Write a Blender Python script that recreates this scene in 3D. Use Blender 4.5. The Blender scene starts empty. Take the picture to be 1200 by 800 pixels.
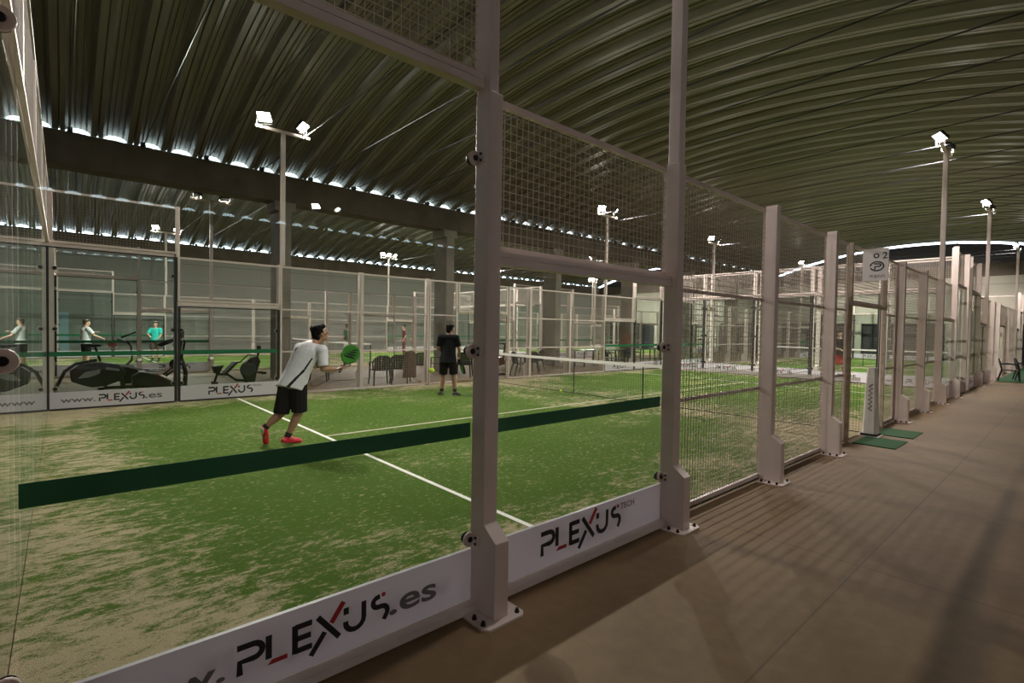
import bpy, bmesh, math, random
from mathutils import Vector, Matrix
random.seed(7)
D = bpy.data; SC = bpy.context.scene; COL = SC.collection
PI = math.pi

# ------------------------------------------------------------------ camera, world, exposure
cd = D.cameras.new('camera'); cam = D.objects.new('camera', cd); COL.objects.link(cam)
cd.sensor_fit = 'HORIZONTAL'; cd.sensor_width = 36.0; cd.lens = 17.8073; cd.clip_start = .05; cd.clip_end = 300
cam.matrix_world = Matrix(((0.747585, 0.004091, -0.664153, 0.1975),
                           (-0.663966, 0.029159, -0.747194, -2.3451),
                           (0.016309, 0.999566, 0.024515, 1.6317),
                           (0, 0, 0, 1)))
SC.camera = cam
SC.view_settings.view_transform = 'Standard'; SC.view_settings.look = 'None'
SC.view_settings.gamma = 1.0; SC.view_settings.use_curve_mapping = False
SC.view_settings.exposure = 0.15
LAMP = 240.0         # watts of one LED floodlight
GLOW = 60.0          # radiance of its lens
ROW3 = .26          # share of that for the lamps beyond the third row of courts, far behind the photographer
SKY = 8.0            # daylight outside the roof gaps
w = D.worlds.new('daylight'); SC.world = w; w.use_nodes = True
bg = w.node_tree.nodes['Background']; bg.inputs[0].default_value = (.72, .86, 1, 1); bg.inputs[1].default_value = SKY
cy = SC.cycles
cy.use_denoising = True; cy.transparent_max_bounces = 40; cy.max_bounces = 8; cy.diffuse_bounces = 4
cy.glossy_bounces = 5; cy.transmission_bounces = 8; cy.sample_clamp_indirect = 6.0; cy.blur_glossy = .5
cy.caustics_reflective = False; cy.caustics_refractive = False; cy.use_light_tree = True

# ------------------------------------------------------------------ materials
def mat(name, col=(.8, .8, .8), rough=.6, metal=0.0, emit=0, spec=.5):
    m = D.materials.new(name); m.use_nodes = True
    b = m.node_tree.nodes['Principled BSDF']
    b.inputs['Base Color'].default_value = (*col, 1); b.inputs['Roughness'].default_value = rough
    b.inputs['Metallic'].default_value = metal; b.inputs['Specular IOR Level'].default_value = spec
    if emit:
        b.inputs['Emission Color'].default_value = (1, .95, .90, 1); b.inputs['Emission Strength'].default_value = emit
    return m
class NT:
    def __init__(s, m): s.t = m.node_tree; s.b = s.t.nodes['Principled BSDF']
    def n(s, typ, **kw):
        q = s.t.nodes.new(typ)
        for k, v in kw.items(): setattr(q, k, v)
        return q
    def l(s, a, b): s.t.links.new(a, b)
    def math(s, op, a, b=None, clamp=False):
        q = s.n('ShaderNodeMath', operation=op, use_clamp=clamp)
        for i, v in enumerate((a, b)):
            if v is None: continue
            if isinstance(v, (int, float)): q.inputs[i].default_value = v
            else: s.l(v, q.inputs[i])
        return q.outputs[0]
    def ramp(s, fac, stops):
        q = s.n('ShaderNodeValToRGB'); e = q.color_ramp.elements
        while len(e) < len(stops): e.new(.5)
        for i, (p, c) in enumerate(stops): e[i].position = p; e[i].color = (*c, 1)
        s.l(fac, q.inputs[0]); return q.outputs[0]
    def noise(s, vec, scale, detail=4, rough=.6, dist=0):
        q = s.n('ShaderNodeTexNoise'); q.inputs['Scale'].default_value = scale
        q.inputs['Detail'].default_value = detail; q.inputs['Roughness'].default_value = rough
        q.inputs['Distortion'].default_value = dist
        s.l(vec, q.inputs['Vector']); return q.outputs[0]
    def mix(s, fac, a, b):
        q = s.n('ShaderNodeMix', data_type='RGBA')
        if isinstance(fac, (int, float)): q.inputs[0].default_value = fac
        else: s.l(fac, q.inputs[0])
        for i, v in ((6, a), (7, b)):
            if isinstance(v, tuple): q.inputs[i].default_value = (*v, 1)
            else: s.l(v, q.inputs[i])
        return q.outputs[2]
    def bump(s, h, strength, dist=.01):
        q = s.n('ShaderNodeBump'); q.inputs['Strength'].default_value = strength; q.inputs['Distance'].default_value = dist
        s.l(h, q.inputs['Height']); s.l(q.outputs[0], s.b.inputs['Normal'])
def wear(name, c1, c2, scale, rough=.5, metal=0.0, bump=0.0, detail=5):
    m = mat(name, c1, rough, metal); t = NT(m)
    g = t.n('ShaderNodeNewGeometry').outputs['Position']
    f = t.noise(g, scale, detail)
    t.l(t.ramp(f, [(.3, c1), (.7, c2)]), t.b.inputs['Base Color'])
    if bump: t.bump(t.noise(g, scale * 6, 3), bump)
    return m
M = {}
M['paint'] = wear('white_painted_steel', (.68, .56, .52), (.76, .64, .60), 3, .42)
M['stained'] = wear('sand_stained_white_paint', (.62, .54, .47), (.40, .30, .18), 9, .6)
M['black'] = mat('black_rubber', (.006, .006, .007), .55)
M['bolt'] = mat('black_bolt', (.01, .01, .01), .4, .3)
M['wire'] = mat('white_coated_wire', (.46, .39, .35), .5)
M['vinyl'] = mat('white_banner_vinyl', (.80, .77, .82), .45)
M['inkblack'] = mat('black_print', (.012, .012, .014), .5)
M['inkgrey'] = mat('grey_print', (.16, .155, .16), .5)
M['inkred'] = mat('red_print', (.42, .02, .02), .5)
M['green_band'] = mat('dark_green_tape', (.003, .15, .055), .6)
M['mat_green'] = wear('green_turf_mat', (.005, .055, .010), (.012, .10, .018), 60, .9)
M['lens'] = mat('led_panel', (1, 1, 1), .4, 0, GLOW)
M['lens_near'] = mat('dimmed_led_panel', (1, 1, 1), .4, 0, GLOW * .4)  # near pole's lamps turned down to darken the close part of the court
M['lens3'] = mat('dimmer_led_panel', (1, 1, 1), .4, 0, GLOW * .3)
M['lamp_body'] = mat('dark_lamp_housing', (.03, .03, .035), .45, .3)
M['galv'] = wear('galvanised_steel', (.45, .45, .45), (.58, .58, .57), 12, .4, .6)
M['bounce'] = mat('daylight_bounce_sheet', (.75, .77, .78), .5)  # pale reflector for the strips added on the beam tops
M['net'] = mat('black_net_cord', (.01, .01, .012), .8)
M['tape'] = mat('white_net_tape', (.78, .72, .70), .7)
M['line'] = mat('white_line_turf', (.74, .72, .66), .9)
M['worn_line'] = wear('sand_covered_line', (.42, .38, .24), (.58, .54, .42), 5, .95)
M['plastic'] = mat('black_plastic', (.008, .008, .009), .5, 0, 0, .22)
M['greyplastic'] = mat('grey_plastic', (.22, .22, .22), .35)
M['brown'] = mat('brown_cloth', (.10, .06, .035), .9)
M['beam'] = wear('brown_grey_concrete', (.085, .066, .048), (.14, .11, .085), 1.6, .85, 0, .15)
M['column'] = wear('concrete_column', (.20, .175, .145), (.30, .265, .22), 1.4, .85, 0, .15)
M['sign'] = mat('white_sign_board', (.72, .68, .68), .5)
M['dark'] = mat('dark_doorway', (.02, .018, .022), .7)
M['bluedoor'] = mat('pale_blue_panel', (.35, .52, .60), .5)
M['ball'] = wear('yellow_felt', (.62, .85, .02), (.70, .92, .05), 80, .9)
M['seam'] = mat('white_seam', (.85, .85, .75), .8)
M['cone'] = wear('white_padded_cover', (.62, .58, .54), (.74, .70, .66), 5, .6)
M['tablecolor'] = mat('dark_table_top', (.05, .05, .055), .35)

# artificial grass with sand worked into it: sand gathers by the glass and around the net
m = mat('artificial_grass_with_sand', (.05, .2, .03), .95, 0, 0, .1); M['turf'] = m; t = NT(m)
tc = t.n('ShaderNodeTexCoord').outputs['Object']
sep = t.n('ShaderNodeSeparateXYZ'); t.l(tc, sep.inputs[0]); sx, sy = sep.outputs[0], sep.outputs[1]
mp = t.n('ShaderNodeMapping'); t.l(tc, mp.inputs[0]); mp.inputs['Rotation'].default_value = (0, 0, .5); mp.inputs['Scale'].default_value = (1.0, 2.1, 1)
n1 = t.noise(tc, .55, 3, .55); n2 = t.noise(mp.outputs[0], 3.6, 6, .72, .7); n3 = t.noise(tc, 70, 3, .7); n4 = t.noise(mp.outputs[0], 8.5, 5, .75, .4)
edge = t.math('MULTIPLY', t.math('SUBTRACT', 1.5, sx, True), .115)                    # towards the end glass
e20 = t.math('MULTIPLY', t.math('SUBTRACT', sx, 18.7, True), .10)
nd = t.math('ABSOLUTE', t.math('SUBTRACT', sx, 10.0))
net = t.math('MULTIPLY', t.math('SUBTRACT', 1.0, t.math('MULTIPLY', nd, .33), True), .13)
yd = t.math('ABSOLUTE', t.math('SUBTRACT', sy, 5.0))
sid = t.math('MULTIPLY', t.math('SUBTRACT', yd, 3.4, True), .11)
bias = t.math('ADD', t.math('ADD', edge, e20), t.math('ADD', net, sid))
s = t.math('ADD', t.math('ADD', t.math('MULTIPLY', n1, .42), t.math('MULTIPLY', n2, .46)), t.math('ADD', t.math('MULTIPLY', n3, .20), t.math('MULTIPLY', n4, .46)))
s = t.math('ADD', s, bias)
grass = t.mix(t.noise(tc, 160, 2), (.024, .062, .004), (.088, .165, .018))
grass = t.mix(t.math('MULTIPLY', n1, .5), grass, (.13, .22, .03))
sand = t.mix(n3, (.38, .30, .18), (.60, .50, .33))
fac = t.ramp(s, [(.845, (0, 0, 0)), (.95, (.92, .92, .92))])
n5 = t.noise(mp.outputs[0], 15, 3, .6, .2)
fac2 = t.math('MULTIPLY', t.ramp(t.math('ADD', n5, t.math('MULTIPLY', n1, .12)), [(.655, (0, 0, 0)), (.74, (1, 1, 1))]), .65)
t.l(t.mix(t.math('MAXIMUM', fac, fac2), grass, sand), t.b.inputs['Base Color'])
t.bump(t.math('ADD', n3, t.noise(tc, 260, 2)), .7, .02)

# power-floated concrete of the walkways
m = mat('brown_concrete_floor', (.2, .16, .12), .7); M['floor'] = m; t = NT(m)
g = t.n('ShaderNodeNewGeometry').outputs['Position']
f1 = t.noise(g, .7, 6, .65); f2 = t.noise(g, 9, 5, .7)
c = t.ramp(t.math('ADD', t.math('MULTIPLY', f1, .65), t.math('MULTIPLY', f2, .35)), [(.32, (.135, .078, .032)), (.68, (.225, .138, .064))])
sp = t.n('ShaderNodeSeparateXYZ'); t.l(g, sp.inputs[0])
j1 = t.math('LESS_THAN', t.math('PINGPONG', t.math('ADD', sp.outputs[0], .6), 2.5), .008)
j2 = t.math('LESS_THAN', t.math('ABSOLUTE', t.math('ADD', sp.outputs[1], 1.35)), .006)
t.l(t.mix(t.math('MULTIPLY', t.math('MAXIMUM', j1, j2), .55), c, (.06, .045, .03)), t.b.inputs['Base Color'])
t.bump(f2, .12, .01)

# galvanised roof sheet: fine cross crimps, long stains
m = mat('galvanised_roof_sheet', (.3, .3, .25), .42, .3); M['roof'] = m; t = NT(m)
g = t.n('ShaderNodeNewGeometry').outputs['Position']
mp = t.n('ShaderNodeMapping'); t.l(g, mp.inputs[0]); mp.inputs['Scale'].default_value = (2.2, .18, .3)
f1 = t.noise(mp.outputs[0], 2.4, 5, .6)
t.l(t.ramp(f1, [(.3, (.155, .140, .108)), (.72, (.245, .222, .172))]), t.b.inputs['Base Color'])
wv = t.n('ShaderNodeTexWave'); wv.bands_direction = 'Y'; wv.inputs['Scale'].default_value = 6.5; t.l(g, wv.inputs[0])
t.bump(wv.outputs[1], .10, .01)

# sheet siding with horizontal ribs
def siding(name, c1, c2, pitch, low=None):
    m = mat(name, c1, .6); t = NT(m)
    g = t.n('ShaderNodeNewGeometry').outputs['Position']
    sp = t.n('ShaderNodeSeparateXYZ'); t.l(g, sp.inputs[0])
    ln = t.math('LESS_THAN', t.math('PINGPONG', sp.outputs[2], pitch / 2), .022)
    c = t.mix(t.noise(g, 1.1, 4), c1, c2)
    t.l(t.mix(t.math('MULTIPLY', ln, .55), c, (c1[0]*.35, c1[1]*.35, c1[2]*.35)), t.b.inputs['Base Color'])
    return m
M['siding'] = siding('pale_grey_wall_panel', (.26, .27, .25), (.31, .32, .30), 1.0)
M['endwall'] = siding('beige_wall_panel', (.40, .37, .31), (.48, .45, .38), 2.4)
M['shutter'] = siding('brown_slatted_shutter', (.085, .06, .055), (.11, .08, .075), .16)
M['darkwall'] = mat('dark_gable_sheet', (.018, .018, .022), .5)

# clear glass: reflection grows towards grazing angles, light passes straight through
m = D.materials.new('clear_glass'); m.use_nodes = True; M['glass'] = m; nt = m.node_tree; nt.nodes.clear()
o = nt.nodes.new('ShaderNodeOutputMaterial'); mx = nt.nodes.new('ShaderNodeMixShader')
tr = nt.nodes.new('ShaderNodeBsdfTransparent'); tr.inputs[0].default_value = (.955, .985, .968, 1)
gl = nt.nodes.new('ShaderNodeBsdfGlossy'); gl.inputs['Roughness'].default_value = 0.0; gl.inputs[0].default_value = (.95, 1, .98, 1)
ge = nt.nodes.new('ShaderNodeNewGeometry'); dp = nt.nodes.new('ShaderNodeVectorMath'); dp.operation = 'DOT_PRODUCT'
nt.links.new(ge.outputs['Normal'], dp.inputs[0]); nt.links.new(ge.outputs['Incoming'], dp.inputs[1])
def mm(op, a, b=None):
    q = nt.nodes.new('ShaderNodeMath'); q.operation = op
    for i, v in enumerate((a, b)):
        if v is None: continue
        if isinstance(v, (int, float)): q.inputs[i].default_value = v
        else: nt.links.new(v, q.inputs[i])
    return q.outputs[0]
fr = mm('ADD', mm('MULTIPLY', mm('POWER', mm('SUBTRACT', 1.0, mm('ABSOLUTE', dp.outputs['Value'])), 4.5), .95), .022)
nt.links.new(fr, mx.inputs[0]); nt.links.new(tr.outputs[0], mx.inputs[1]); nt.links.new(gl.outputs[0], mx.inputs[2]); nt.links.new(mx.outputs[0], o.inputs[0])

# banner vinyl lets a little court light through
nt = M['vinyl'].node_tree; b = nt.nodes['Principled BSDF']; o = nt.nodes['Material Output']
tl = nt.nodes.new('ShaderNodeBsdfTranslucent'); tl.inputs[0].default_value = (.80, .77, .82, 1)
mx = nt.nodes.new('ShaderNodeMixShader'); mx.inputs[0].default_value = .30
nt.links.new(b.outputs[0], mx.inputs[1]); nt.links.new(tl.outputs[0], mx.inputs[2]); nt.links.new(mx.outputs[0], o.inputs[0])

# ------------------------------------------------------------------ mesh builder
class MB:
    def __init__(s): s.v = []; s.f = []; s.mi = []; s.m = 0
    def add(s, vs, fs, mi=None):
        b = len(s.v); s.v += [tuple(v) for v in vs]; s.f += [tuple(i + b for i in f) for f in fs]
        s.mi += [s.m if mi is None else mi] * len(fs); return s
    def box(s, x0, y0, z0, x1, y1, z1, mi=None):
        vs = [(x, y, z) for z in (z0, z1) for y in (y0, y1) for x in (x0, x1)]
        return s.add(vs, [(0, 2, 3, 1), (4, 5, 7, 6), (0, 1, 5, 4), (2, 6, 7, 3), (0, 4, 6, 2), (1, 3, 7, 5)], mi)
    def bar(s, a, b, w, h=None, up=(0, 0, 1), mi=None):          # rectangular bar between two points
        a, b = Vector(a), Vector(b); d = (b - a).normalized(); h = h or w
        up = Vector(up)
        if abs(d.dot(up)) > .98: up = Vector((1, 0, 0))
        x = d.cross(up).normalized() * w / 2; y = x.cross(d).normalized() * h / 2
        vs = [p + i * x + j * y for p in (a, b) for i, j in ((-1, -1), (1, -1), (1, 1), (-1, 1))]
        return s.add(vs, [(3, 2, 1, 0), (4, 5, 6, 7), (0, 1, 5, 4), (1, 2, 6, 5), (2, 3, 7, 6), (3, 0, 4, 7)], mi)
    def tube(s, pts, r, n=10, mi=None, caps=True):
        pts = [Vector(p) for p in pts]; rs = r if isinstance(r, (list, tuple)) else [r] * len(pts)
        ref = None; vs = []; fs = []
        for i, p in enumerate(pts):
            d = (pts[min(i + 1, len(pts) - 1)] - pts[max(i - 1, 0)]).normalized()
            if ref is None:
                ref = Vector((0, 0, 1)) if abs(d.z) < .9 else Vector((1, 0, 0))
            x = d.cross(ref).normalized(); y = d.cross(x).normalized(); ref = -x.cross(d) if False else y.cross(d) * 0 + ref
            for k in range(n):
                a = 2 * PI * k / n; vs.append(p + (x * math.cos(a) + y * math.sin(a)) * rs[i])
        for i in range(len(pts) - 1):
            for k in range(n):
                k2 = (k + 1) % n; fs.append((i * n + k, i * n + k2, (i + 1) * n + k2, (i + 1) * n + k))
        if caps: fs += [tuple(range(n))[::-1], tuple(range((len(pts) - 1) * n, len(pts) * n))]
        return s.add(vs, fs, mi)
    def lathe(s, prof, c=(0, 0, 0), n=20, mi=None, axis='z'):
        vs = []; fs = []
        for r, h in prof:
            for k in range(n):
                a = 2 * PI * k / n; x, y = r * math.cos(a), r * math.sin(a)
                q = (x, y, h) if axis == 'z' else ((x, h, y) if axis == 'y' else (h, x, y))
                vs.append((q[0] + c[0], q[1] + c[1], q[2] + c[2]))
        for i in range(len(prof) - 1):
            for k in range(n):
                k2 = (k + 1) % n; fs.append((i * n + k, i * n + k2, (i + 1) * n + k2, (i + 1) * n + k))
        fs += [tuple(range(n))[::-1], tuple(range((len(prof) - 1) * n, len(prof) * n))]
        return s.add(vs, fs, mi)
    def prism(s, poly, a0, a1, plane='xz', mi=None):            # polygon in a plane, extruded along the third axis
        n = len(poly); vs = []
        for a in (a0, a1):
            for u, v in poly: vs.append({'xz': (u, a, v), 'xy': (u, v, a), 'yz': (a, u, v)}[plane])
        fs = [tuple(range(n)), tuple(range(2 * n - 1, n - 1, -1))]
        fs += [(i, i + n, (i + 1) % n + n, (i + 1) % n) for i in range(n)]
        return s.add(vs, fs, mi)
    def ell(s, c, r, rot=None, n=14, mi=None):
        c = Vector(c); vs = []; fs = []; h = n // 2
        for i in range(1, h):
            th = PI * i / h
            for k in range(n):
                a = 2 * PI * k / n
                p = Vector((r[0] * math.sin(th) * math.cos(a), r[1] * math.sin(th) * math.sin(a), r[2] * math.cos(th)))
                vs.append(c + (rot @ p if rot else p))
        top = len(vs); vs.append(c + (rot @ Vector((0, 0, r[2])) if rot else Vector((0, 0, r[2]))))
        vs.append(c + (rot @ Vector((0, 0, -r[2])) if rot else Vector((0, 0, -r[2]))))
        for i in range(h - 2):
            for k in range(n):
                k2 = (k + 1) % n; fs.append((i * n + k, (i + 1) * n + k, (i + 1) * n + k2, i * n + k2))
        for k in range(n):
            k2 = (k + 1) % n; fs.append((top, k, k2)); b0 = (h - 2) * n; fs.append((top + 1, b0 + k2, b0 + k))
        return s.add(vs, fs, mi)
    def cap(s, a, b, ra, rb, side=None, flat=1.0, n=12, mi=None, ball=True):  # tapered limb with rounded ends
        a, b = Vector(a), Vector(b); d = (b - a); L = d.length; d = d / L if L > 1e-6 else Vector((0, 0, 1))
        ref = Vector(side) if side is not None else (Vector((0, 0, 1)) if abs(d.z) < .9 else Vector((1, 0, 0)))
        x = (ref - d * ref.dot(d)).normalized(); y = d.cross(x)
        rings = []
        if ball:
            for k in (1, 2, 3): t = PI / 2 * k / 4; rings.append((a - d * ra * math.cos(t), ra * math.sin(t)))
        rings.append((a, ra)); rings.append((a.lerp(b, .5), (ra + rb) / 2)); rings.append((b, rb))
        if ball:
            for k in (3, 2, 1): t = PI / 2 * k / 4; rings.append((b + d * rb * math.cos(t), rb * math.sin(t)))
        vs = []; fs = []
        for p, r in rings:
            for k in range(n):
                q = 2 * PI * k / n; vs.append(p + x * (r * math.cos(q)) + y * (r * flat * math.sin(q)))
        for i in range(len(rings) - 1):
            for k in range(n):
                k2 = (k + 1) % n; fs.append((i * n + k, i * n + k2, (i + 1) * n + k2, (i + 1) * n + k))
        fs += [tuple(range(n))[::-1], tuple(range((len(rings) - 1) * n, len(rings) * n))]
        return s.add(vs, fs, mi)
    def xform(s, mtx, start=0):
        for i in range(start, len(s.v)): s.v[i] = tuple(mtx @ Vector(s.v[i]))
        return s
    def mesh(s, name, mats, smooth=False):
        me = D.meshes.new(name); me.from_pydata(s.v, [], s.f)
        for q in (mats if isinstance(mats, (list, tuple)) else [mats]): me.materials.append(q)
        me.polygons.foreach_set('material_index', s.mi)
        me.update()
        bm = bmesh.new(); bm.from_mesh(me); bmesh.ops.recalc_face_normals(bm, faces=bm.faces); bm.to_mesh(me); bm.free()
        if smooth is True: me.polygons.foreach_set('use_smooth', [True] * len(me.polygons))
        elif smooth:
            me.polygons.foreach_set('use_smooth', [True] * len(me.polygons)); me.set_sharp_from_angle(angle=math.radians(smooth))
        return me
    def build(s, name, mats, parent=None, loc=(0, 0, 0), rz=0.0, smooth=False, bevel=0):
        return put(name, s.mesh(name, mats, smooth), parent, loc, rz, bevel)
def put(name, me, parent=None, loc=(0, 0, 0), rz=0.0, bevel=0):
    o = D.objects.new(name, me); COL.objects.link(o); o.location = loc; o.rotation_euler = (0, 0, rz)
    if parent: o.parent = parent
    if bevel:
        q = o.modifiers.new('bevel', 'BEVEL'); q.width = bevel; q.segments = 2; q.limit_method = 'ANGLE'
    return o
def thing(name, label, cat, loc=(0, 0, 0), rz=0.0, group=None):
    o = D.objects.new(name, None); COL.objects.link(o); o.location = loc; o.rotation_euler = (0, 0, rz); o.empty_display_size = .1
    return tag(o, label, cat, group)
def tag(o, label, cat, group=None):
    o['label'] = label; o['category'] = cat
    if group: o['group'] = group
    return o
def struct(o): o['kind'] = 'structure'; return o
def copy_tree(o, parent=None):
    c = o.copy(); COL.objects.link(c)
    if parent: c.parent = parent
    for ch in [q for q in D.objects if q.parent == o]: copy_tree(ch, c)
    return c
def text_geo(body, height=1.0):                                   # outline of a word in the xy plane, cap height scaled to height
    cu = D.curves.new('word', 'FONT'); cu.body = body; cu.size = 1; cu.fill_mode = 'BOTH'; cu.offset = .018
    ob = D.objects.new('word', cu); COL.objects.link(ob)
    bpy.context.view_layer.update()
    me = ob.evaluated_get(bpy.context.evaluated_depsgraph_get()).to_mesh()
    vs = [v.co.copy() for v in me.vertices]; fs = [tuple(p.vertices) for p in me.polygons]
    D.objects.remove(ob); D.curves.remove(cu)
    x0 = min(v.x for v in vs); vs = [((v.x - x0), v.y) for v in vs]
    return vs, fs
WORDS = {}
def word(mb, body, x0, x1, z0, h, fn, mi):                         # lay a word between x0 and x1, cap height h (per 0.7 em)
    if body not in WORDS: WORDS[body] = text_geo(body)
    vs, fs = WORDS[body]; wd = max(v[0] for v in vs); sx_ = (x1 - x0) / wd; sz = h / .72
    mb.add([fn(x0 + v[0] * sx_, z0 + v[1] * sz) for v in vs], fs, mi)
def stroke(mb, pts, wd, fn, mi, closed=False):                      # flat pen stroke through points
    n = len(pts); L = []; R = []
    for i, p in enumerate(pts):
        a = pts[(i - 1) % n] if (closed or i) else p; b = pts[(i + 1) % n] if (closed or i < n - 1) else p
        dx, dz = b[0] - a[0], b[1] - a[1]; q = math.hypot(dx, dz) or 1; nx, nz = -dz / q * wd / 2, dx / q * wd / 2
        L.append((p[0] + nx, p[1] + nz)); R.append((p[0] - nx, p[1] - nz))
    vs = [fn(*q) for q in L + R]; fs = [(i, (i + 1) % n, (i + 1) % n + n, i + n) for i in range(n if closed else n - 1)]
    mb.add(vs, fs, mi)
def arc(cx, cz, rx, rz_, a0, a1, n=8):
    return [(cx + rx * math.cos(math.radians(a0 + (a1 - a0) * i / n)), cz + rz_ * math.sin(math.radians(a0 + (a1 - a0) * i / n))) for i in range(n + 1)]
def disc(mb, cx, cz, r, fn, mi):
    mb.add([fn(*q) for q in arc(cx, cz, r, r, 0, 324, 9)], [tuple(range(10))], mi)
def logo(mb, x, z, h, fn, kx=1.0):                                 # the PLEXUS lettering, cap height h
    g = lambda u, v: fn(x + u * h * kx, z + v * h); W = .20
    S = lambda p, mi=0: stroke(mb, p, W, g, mi)
    S([(0, .92), (.5, .92)] + arc(.5, .68, .27, .24, 90, -90)[1:] + [(.08, .44), (.08, 0)])
    S([(.97, 1), (.97, .2)]); mb.add([g(u, v) for u, v in ((.92, -.02), (1.58, -.02), (1.58, .14), (1.08, .14))], [(0, 1, 2, 3)], 1)
    S([(1.83, 0), (1.83, 1)]); S([(1.83, .92), (2.42, .92)]); S([(1.83, .5), (2.38, .5)]); S([(1.83, .08), (2.42, .08)])
    S([(2.62, 1), (3.42, 0)]); S([(2.38, -.3), (2.88, .38)]); S([(3.12, .62), (3.58, 1.25)], 1)
    S([(3.68, .98), (3.68, .72)]); S([(3.66, .46)] + arc(4.02, .40, .36, .34, 180, 360) + [(4.38, 1)])
    S([(5.05, .95)] + arc(4.98, .74, .22, .2, 100, 270)[1:] + [(5.1, .54)] + arc(5.12, .30, .25, .24, 80, -30)[1:] + [(5.22, -.02)])
    disc(mb, 5.2, .98, .09, g, 1)

# ------------------------------------------------------------------ the hall
YB = (-21.4, -3.8, 13.8, 31.4); XA, XB = -7.0, 42.0; ZS = 6.1; HALF = 8.8; RISE = 1.6; RR = (HALF**2 + RISE**2) / (2 * RISE)
struct(MB().box(XA - .3, YB[0] - .3, -.3, XB + 1.5, YB[3] + .3, 0).build('floor', M['floor']))
PITCH = .6925
def roof(yc, name):
    prof = [(-.5, 0), (-.49, .045), (-.47, .045), (-.46, 0), (-.34, 0), (-.27, .085), (-.225, .110), (-.215, .092), (-.20, .092), (-.19, .120), (-.09, .138), (-.08, .118), (-.065, .118), (-.055, .14), (.055, .14), (.065, .118), (.08, .118), (.09, .138), (.19, .120), (.20, .092), (.215, .092), (.225, .110), (.27, .085), (.34, 0), (.46, 0)]
    xs = []; k = 0
    x = XA
    n0 = int((XA - .5) / PITCH) - 1
    for k in range(n0, int((XB - .5) / PITCH) + 2):
        for u, h in prof: xs.append((.5 + (k + u) * PITCH, h))
    xs = [q for q in xs if XA - .2 <= q[0] <= XB + .05]
    ny = 30; vs = []; fs = []; h2 = HALF - .22
    for j in range(ny + 1):
        y = -h2 + 2 * h2 * j / ny
        z = ZS - .02 + (math.sqrt(RR * RR - y * y) - math.sqrt(RR * RR - h2 * h2))
        ny_, nz_ = y / RR, math.sqrt(1 - (y / RR) ** 2)
        for x, h in xs: vs.append((x, yc + y + ny_ * h, z + nz_ * h))
    n = len(xs)
    for j in range(ny):
        for i in range(n - 1): fs.append((j * n + i, j * n + i + 1, (j + 1) * n + i + 1, (j + 1) * n + i))
    mb = MB(); mb.add(vs, fs); return struct(mb.build(name, M['roof'], smooth=35))
def zroof(y, yc=5.0): return ZS - .02 + math.sqrt(RR * RR - (y - yc) ** 2) - math.sqrt(RR * RR - (HALF - .22) ** 2)
for i, yc in enumerate((5.0, 22.6, -12.6)): roof(yc, 'ceiling')
# concrete valley beams on columns
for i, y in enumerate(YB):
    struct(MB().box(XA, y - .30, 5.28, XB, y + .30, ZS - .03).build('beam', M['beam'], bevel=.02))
    struct(MB().box(XA, y - .28, ZS - .029, XB, y + .28, ZS - .022).build('bounce_strip', M['bounce']))  # unseen strip added to bounce daylight up onto the roof's underside
    if 0 < i < 3:
        for k in range(-2, 7):
            x = 5.15 + 5.9 * k
            if XA < x < XB:
                mb = MB().box(x - .175, y - .40, 0, x + .175, y + .40, 5.0).box(x - .30, y - .40, 5.0, x + .30, y + .40, 5.279)
                struct(mb.build('column', M['column'], bevel=.015))
# tie rods across the two vaults in view
for k in range(-8, 24):
    x = 10.05 + 1.385 * k
    if XA < x < XB - .2:
        for a, b in ((YB[1], YB[2]), (YB[2], YB[3])):
            mb = MB().tube([(x, a + .28, 6.07), (x, b - .28, 6.07)], .013, 6)
            mb.box(x - .05, b - .42, 6.05, x + .05, b - .24, 6.15).box(x - .05, a + .24, 6.05, x + .05, a + .42, 6.15)
            struct(mb.build('tie_rod', M['lamp_body']))
# outer walls
struct(MB().box(XA, YB[3] + .0, 0, XB, YB[3] + .25, 5.28).build('wall_back', M['siding']))
struct(MB().box(XA, YB[0] - .25, 0, XB, YB[0], 5.28).build('wall_front', M['shutter']))
def gable(x0, x1, nm, low):
    for i, yc in enumerate((5.0, 22.6, -12.6)):
        g0 = .10
        pts = [(yc - HALF + .35, ZS - .03)] + [(yc - 8.2 + 16.4 * j / 24, zroof(yc - 8.2 + 16.4 * j / 24, yc) - g0) for j in range(25)] + [(yc + HALF - .35, ZS - .03)]
        struct(MB().prism(pts, x0 + .05, x1 - .05, 'yz').build(nm, M['darkwall']))
    struct(MB().box(x0, YB[0], 5.28, x1, YB[3], ZS - .035).build('beam', M['beam']))
gable(XB, XB + .3, 'wall_gable_right', 0); gable(XA - .3, XA, 'wall_gable_left', 0)
struct(MB().box(XA - .3, YB[0], 0, XA, YB[3], 5.279).build('wall_left', M['siding']))
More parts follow.
